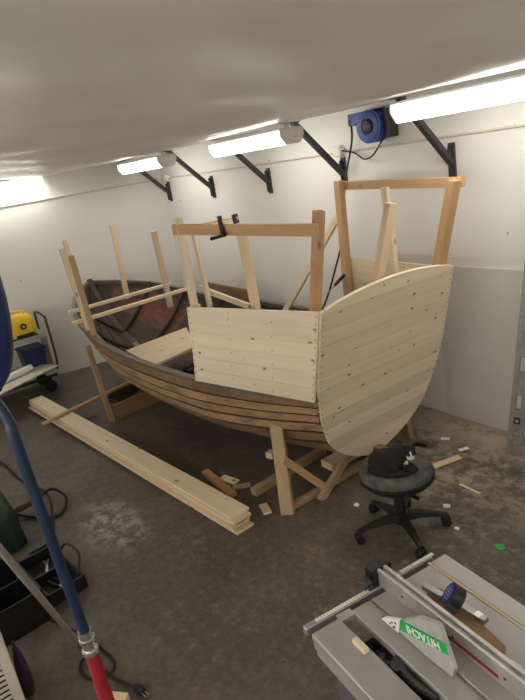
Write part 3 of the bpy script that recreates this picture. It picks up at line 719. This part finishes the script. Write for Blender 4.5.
pr = [(.035*math.cos(math.radians(a)), .035*math.sin(math.radians(a))) for a in range(-30, 211, 15)] + [(-.034, -.034), (.034, -.034)]
b = MB(); b.prism(pr, .034, z0=-.017); b.build('tape_case', BLACK, t, tf2)
b = MB(); b.prism([(x*.86, y*.86) for x, y in pr], .002, z0=-.0185); b.build('back_cover', NAVY, t, tf2)
b = MB(); b.lathe([(0, .017), (.027, .017), (.027, .0205), (0, .0205)], seg=24); b.build('blue_face', BLUE, t, tf2)
for i in range(4):
    b = MB(); b.box((0, .014-.009*i, .0207), (.036-.004*abs(i-1.5), .003, .001)); b.build('label_print', GALV, t, tf2)
t = thing('carpenter_pencil', SM4 @ V((.42, .36, 0)), 'white and red carpenter pencil lying beside the fence', 'pencil')
b = MB(); b.bar((.385, .338, .006), (.46, .352, .006), .012, .010, mi=0); b.bar((.385, .332, .0125), (.46, .346, .0125), .003, .003, mi=1); b.build('pencil_body', [PAPER, RED], t, SM4)

# ------------------------------------------------------------------ hanging air hose reel close to the camera
t = thing('hose_reel', (-1.1, .15, 2.04), 'big dark blue air hose reel hanging at the left picture edge', 'hose reel')
n = V((.21, -.977, 0)).normalized(); rc = V((-1.10, .108, 2.09))
rm = M4((V((n.y, -n.x, 0)), V((0, 0, 1)), n)).transposed().to_4x4()
xx = V((0, 0, 1)).cross(n).normalized(); rm = M4(((xx.x, 0, n.x, rc.x), (xx.y, 0, n.y, rc.y), (xx.z, 1, n.z, rc.z), (0, 0, 0, 1)))
b = MB(); b.lathe([(0, -.03), (.17, -.03), (.195, -.026), (.203, -.014), (.203, .0), (.197, .018), (.18, .026), (.176, .020), (.08, .020), (.07, .035), (0, .035)], seg=48); b.build('drum', NAVY, t, rm, 50)
b = MB(); b.lathe([(.185, .022), (.194, .0215), (.205, .004), (.206, -.012), (.200, -.012), (.199, .002), (.19, .016)], seg=48); b.build('rim', NAVY, t, rm)
b = MB(); b.lathe([(0, .034), (.05, .034), (.045, .045), (0, .045)], seg=24); b.build('hub', BLUE, t, rm)
b = MB(); b.bar(rc+V((0, 0, .18))-n*.015, rc+V((0, 0, .44))-n*.015, .05, .03, up=n); b.build('hanger', STEELP, t)
b = MB(); b.box((-1.088, .113, 1.892), (.05, .045, .04), bev=.006); b.build('hose_guide', BLACK, t)
b = MB(); b.tube(spline([(-1.085, .118, 1.915), (-1.066, .134, 1.885), (-1.053, .146, 1.84), (-1.05, .147, 1.78), (-1.05, .161, 1.386)], 5), .0105, 12); b.build('hose', HOSEB, t)
b = MB(); b.lathe([(0, 0), (.0135, 0), (.0135, -.018), (.016, -.019), (.016, -.026), (.0125, -.028), (.0125, -.045), (.0165, -.046), (.0165, -.054), (.012, -.056), (0, -.056)], M4.Translation((-1.05, .161, 1.388)), 16); b.build('coupling', CHROME, t)
b = MB(); b.tube([(-1.05, .161, 1.334), (-1.05, .162, 1.25), (-1.048, .164, 1.10)], [.013, .014, .015], 12); b.build('blow_gun', RED, t)

# ------------------------------------------------------------------ trolley by the left wall
tx0, tx1, ty0, ty1 = -7.38, -6.93, .72, 1.61
tr = thing('workshop_trolley', ((tx0+tx1)/2, 1.15, 0), 'grey two shelf workshop trolley against the left wall', 'trolley')
for z in (.66, .25):
    b = MB(); b.box(((tx0+tx1)/2, (ty0+ty1)/2, z), (tx1-tx0, ty1-ty0, .012)); 
    for y in (ty0, ty1): b.box(((tx0+tx1)/2, y, z+.015), (tx1-tx0, .012, .045))
    for x in (tx0, tx1): b.box((x, (ty0+ty1)/2, z+.015), (.012, ty1-ty0, .045))
    b.build('shelf', ALU, tr)
for y in (ty0-.01, ty1+.02):
    yo = .02 if y > 1 else -.02
    b = MB(); b.tube(spline([(tx1, y, .25), (tx1, y+yo, .40), (tx1, y+yo, .82), (tx1-.03, y+yo, .87), (tx1-.16, y+yo, .89), (tx0+.1, y+yo, .89), (tx0+.02, y+yo, .85), (tx0, y+yo, .6), (tx0, y, .25)], 5), .013, 10); b.build('end_frame', STEELP, tr)
b = MB(); b.box(((tx0+tx1)/2, ty1+.02, .46), (tx1-tx0-.06, .012, .40)); b.build('end_panel', CREAM, tr)
for x in (tx0, tx1):
    b = MB(); b.bar((x, ty0, .19), (x, ty1, .19), .03, .03); b.build('base_rail', STEELP, tr)
for x in (tx0+.04, tx1-.04):
    for y in (ty0+.08, ty1-.09):
        b = MB(); b.cyl((x-.018, y, .068), (x+.018, y, .068), .067, seg=20); b.box((x, y, .15), (.05, .05, .06)); b.bar((x-.026, y, .07), (x-.026, y, .16), .03, .004, up=(1, 0, 0)); b.bar((x+.026, y, .07), (x+.026, y, .16), .03, .004, up=(1, 0, 0)); b.build('castor', RUBBER, tr)
vm = M4.Translation((-7.13, 1.385, .667))
t = thing('shop_vacuum', (-7.13, 1.385, .667), 'yellow machine with a round black dial on the trolley top shelf', 'vacuum cleaner')
b = MB(); b.loft([[V((x*s, y*s2, z)) for x, y in ((-.12, -.16), (.08, -.17), (.12, -.13), (.12, .12), (.09, .16), (-.12, .16))] for s, s2, z in ((.95, .98, .03), (1, 1, .06), (1, 1, .20), (.9, .93, .25), (.8, .75, .27))]); b.build('vacuum_body', YEL, t, vm)
b = MB(); b.cyl((.118, .03, .15), (.128, .03, .15), .036, seg=20); b.cyl((.128, .03, .15), (.133, .03, .15), .017, mi=1); b.build('dial', [BLACK, GALV], t, vm)
b = MB(); b.box((0, 0, .018), (.25, .33, .034), bev=.006); b.box((.115, .03, .05), (.02, .20, .03)); b.build('base', BLACK, t, vm)
b = MB(); b.tube(spline([(.02, -.11, .25), (.02, -.09, .31), (.02, .07, .31), (.02, .10, .25)], 5), .013, 8); b.build('carry_handle', YEL, t, vm)
t = thing('storage_crate', (-7.13, 1.44, .324), 'dark blue crate between the two trolley shelves', 'crate')
b = MB(); b.loft([[V((-7.13+x*s, 1.44+y*s, z)) for x, y in ((-.15, -.13), (.15, -.13), (.15, .13), (-.15, .13))] for s, z in ((.85, .325), (1, .53), (.93, .53), (.80, .35))]); b.build('crate_body', NAVY, t)
b = MB(); b.box((-7.13, 1.44, .535), (.32, .28, .02), bev=.004); b.build('crate_rim', NAVY, t)
t = thing('plastic_box', (-7.10, 1.43, .257), 'flat yellow box under the blue crate on the trolley', 'box')
b = MB(); b.box((-7.10, 1.43, .29), (.30, .30, .066), bev=.006); b.build('box_body', YEL, t); b = MB(); b.box((-6.948, 1.43, .30), (.012, .06, .02)); b.build('latch', BLACK, t)
t = thing('plastic_box', (-7.15, 1.0, .257), 'yellow case standing behind the hose on the lower trolley shelf', 'box')
b = MB(); b.box((-7.22, 1.06, .362), (.16, .16, .21), bev=.01); b.build('box_body', YEL, t)
t = thing('white_tray', (-6.45, 1.1, .3), 'white panel lying tilted across the lower trolley shelf', 'panel')
b = MB(); b.box((0, 0, 0), (.95, .30, .018), frame((-6.70, 1.13, .325), (.36, -.70, .0), (.0, 0, 1)), bev=.003); b.build('panel_body', CREAM, t)
t = thing('white_tube', (-6.7, 1.15, .4), 'white rolled tube lying on the tilted panel', 'tube')
b = MB(); b.tube([(-6.88, 1.34, .375), (-6.70, .98, .375)], .04, 16); b.build('tube_body', WHITE, t)

# ------------------------------------------------------------------ left foreground
t = thing('green_machine', (-4.2, .2, 0), 'dark green machine with side handle and cable at the left edge', 'machine')
b = MB(); b.loft([[V((-4.15+x*s, .18+y*s, z)) for x, y in ((-.25, -.22), (.25, -.22), (.27, -.15), (.27, .19), (.22, .24), (-.25, .24))] for s, z in ((1, .03), (1, .24), (.92, .30), (.75, .34))]); b.build('casing', GREEND, t)
b = MB(); b.lathe([(0, 0), (.05, 0), (.05, .03), (.035, .05), (.03, .05), (.03, .02), (0, .02)], M4.Translation((-4.12, .33, .33)), 16); b.build('filler_neck', GALV, t)
b = MB(); b.tube([(-4.15, .40, .15), (-4.16, .50, .155), (-4.17, .60, .16)], [.022, .022, .018], 10); b.build('handle', DGREY, t)
for x in (-4.33, -3.97):
    b = MB(); b.cyl((x, .40, .05), (x, .43, .05), .05, seg=18); b.build('wheel', RUBBER, t)
b = MB(); b.tube(spline([(-4.17, .60, .16), (-4.32, .74, .12), (-4.22, .80, .05), (-4.10, .70, .012), (-4.22, .56, .012), (-4.35, .46, .03)], 8), .011, 8); b.build('cable', RUBBER, t)
b = MB(); b.tube(spline([(-4.6, .72, .011), (-4.9, .64, .011), (-5.5, .58, .011), (-6.0, .35, .011)], 8), .010, 8); b.tube(spline([(-4.6, .72, .011), (-4.4, .72, .011), (-4.15, .66, .011), (-3.86, .58, .011), (-3.80, .50, .011), (-3.78, .40, .011)], 8), .010, 8)
tag(b.build('cable', RUBBER), 'black cable curving on the floor behind the green machine', 'cable')

t = thing('toolbox', (-3.3, .3, 0), 'open black toolbox with two compartments at the lower left', 'toolbox')
def tray(c, d, h, rz, name, z0=.0, tilt=0):
    m = M4.Translation((c[0], c[1], z0)) @ M4.Rotation(rz, 4, 'Z') @ M4.Rotation(tilt, 4, 'X')
    b = MB(); w = .012
    b.box((0, 0, .006), (d[0], d[1], .012)); 
    for s in (-1, 1):
        b.box((s*(d[0]/2-w/2), 0, h/2), (w, d[1], h), bev=.002); b.box((0, s*(d[1]/2-w/2), h/2), (d[0], w, h), bev=.002)
    b.box((0, 0, h*.45), (w, d[1]-.02, h*.8)); b.build(name, BLACK, t, m); return m
rz = math.radians(6)
m1 = tray((-3.30, .17, 0), (.50, .27, 0), .20, rz, 'toolbox_base')
m2 = tray((-3.40, .44, 0), (.48, .23, 0), .085, rz, 'toolbox_lid')
b = MB(); b.tube(spline([(-3.22, .55, .08), (-3.28, .60, .16), (-3.45, .58, .16), (-3.52, .53, .08)], 5), .009, 8); b.build('carry_handle', BLACK, t)
def tool(name, m, p, a, parts, label, cat):
    mm = m @ M4.Translation(p) @ M4.Rotation(math.radians(a), 4, 'Z'); q = thing(name, mm.translation, label, cat, 'tools in the toolbox')
    for nm, fn, mt in parts:
        b = MB(); fn(b); b.build(nm, mt, q, mm)
tool('pliers', m2, (.10, 0, .026), 10, [('jaws', lambda b: (b.bar((.05, -.004, 0), (.09, 0, 0), .02, .012), b.bar((.02, 0, 0), (.05, 0, 0), .03, .014)), GALV), ('grip', lambda b: (b.tube([(.03, .008, 0), (-.03, .022, 0), (-.08, .016, 0)], .008), b.tube([(.03, -.008, 0), (-.03, -.022, 0), (-.08, -.016, 0)], .008)), DGREY)], 'pliers lying in the right part of the toolbox lid', 'pliers')
tool('wrench', m2, (-.11, .01, .022), -20, [('wrench_body', lambda b: (b.bar((-.07, 0, 0), (.07, 0, 0), .018, .008, bev=.002), b.lathe([(.01, -.005), (.02, -.005), (.02, .005), (.01, .005)], M4.Translation((.085, 0, 0)), 14), b.bar((-.075, .008, 0), (-.10, .016, 0), .012, .009), b.bar((-.075, -.008, 0), (-.10, -.016, 0), .012, .009)), GALV)], 'open ended wrench lying in the left part of the toolbox lid', 'wrench')
tool('chisel', m1, (.10, .02, .03), 35, [('handle', lambda b: b.tube([(-.08, 0, 0), (-.07, 0, 0), (.0, 0, 0), (.02, 0, 0)], [.009, .014, .013, .009], 10), DGREY), ('blade', lambda b: b.bar((.02, 0, 0), (.12, 0, 0), .018, .004), GALV)], 'chisel lying in the right half of the toolbox base', 'chisel')
tool('screwdriver', m1, (-.12, 0, .03), -40, [('handle', lambda b: b.tube([(-.09, 0, 0), (-.08, 0, 0), (-.01, 0, 0), (.01, 0, 0)], [.008, .015, .014, .007], 10), BLACK), ('shaft', lambda b: b.cyl((.01, 0, 0), (.10, 0, 0), .004), GALV)], 'screwdriver lying in the left half of the toolbox base', 'screwdriver')
# grey pole leaning towards the camera side
b = MB(); b.cyl((-2.75, .38, .008), (-2.22, .115, 1.10), .015, seg=14); b2 = b
tag(b.build('pole', POLEM), 'long grey metal pole leaning at the lower left', 'pole')
# ventilated cream cabinet
cab = thing('vented_cabinet', (-2.5, -.3, 0), 'cream metal cabinet with a column of slots at the lower left corner', 'cabinet')
b = MB(); b.box((-2.55, -.27, .37), (.50, .66, .74), bev=.006); b.build('casing', CREAM, cab)
b = MB()
for i in range(26): b.box((-2.299, -.005, .05+.025*i), (.004, .05, .007))
b.build('slots', INK, cab)
t = thing('cloth_bag', (-2.66, .10, 0), 'dark purple cloth bag between the cabinet and the toolbox', 'bag')
b = MB(); b.loft([[V((-2.66+.05*s*math.cos(a)*1.3, .10+.03*s*math.sin(a), z*.8)) for a in [2*PI*k/14 for k in range(14)]] for s, z in ((.8, .0), (1.0, .05), (.95, .16), (.75, .24), (.5, .29))]); b.build('bag_body', PURP, t)
b = MB(); b.tube(spline([(-2.69, .10, .22), (-2.68, .10, .27), (-2.64, .10, .27), (-2.63, .10, .22)], 5), .006, 8); b.build('bag_handle', PURP, t)
# power cable with plug
t = thing('power_cable', (-2.45, .42, 0), 'black power cable ending in a plug at the bottom edge', 'cable')
b = MB(); b.tube(spline([(-3.05, .32, .008), (-2.9, .38, .008), (-2.76, .43, .008), (-2.62, .46, .008), (-2.5, .47, .008), (-2.45, .42, .008), (-2.50, .34, .008), (-2.60, .33, .008), (-2.62, .37, .02), (-2.50, .41, .012), (-2.40, .44, .008), (-2.31, .475, .012), (-2.28, .485, .02)], 8), .007, 8); b.build('cord', RUBBER, t)
b = MB(); b.tube([(-2.29, .482, .02), (-2.275, .488, .02), (-2.235, .497, .02), (-2.225, .50, .02)], [.010, .017, .02, .016], 12); 
for s in (-1, 1): b.cyl((-2.225, .50+s*.008, .02), (-2.195, .506+s*.008, .02), .003, seg=8, mi=1)
b.build('plug', [RUBBER, GALV], t)

# ------------------------------------------------------------------ light and view
w = bpy.data.worlds.new('world'); sc.world = w; w.use_nodes = True
w.node_tree.nodes['Background'].inputs[0].default_value = (.5, .5, .5, 1); w.node_tree.nodes['Background'].inputs[1].default_value = 0.02
vs = sc.view_settings; vs.view_transform = 'Standard'; vs.look = 'None'; vs.exposure = 0.85; vs.gamma = 1.0; vs.use_curve_mapping = False
sc.cycles.max_bounces = 8; sc.cycles.diffuse_bounces = 6
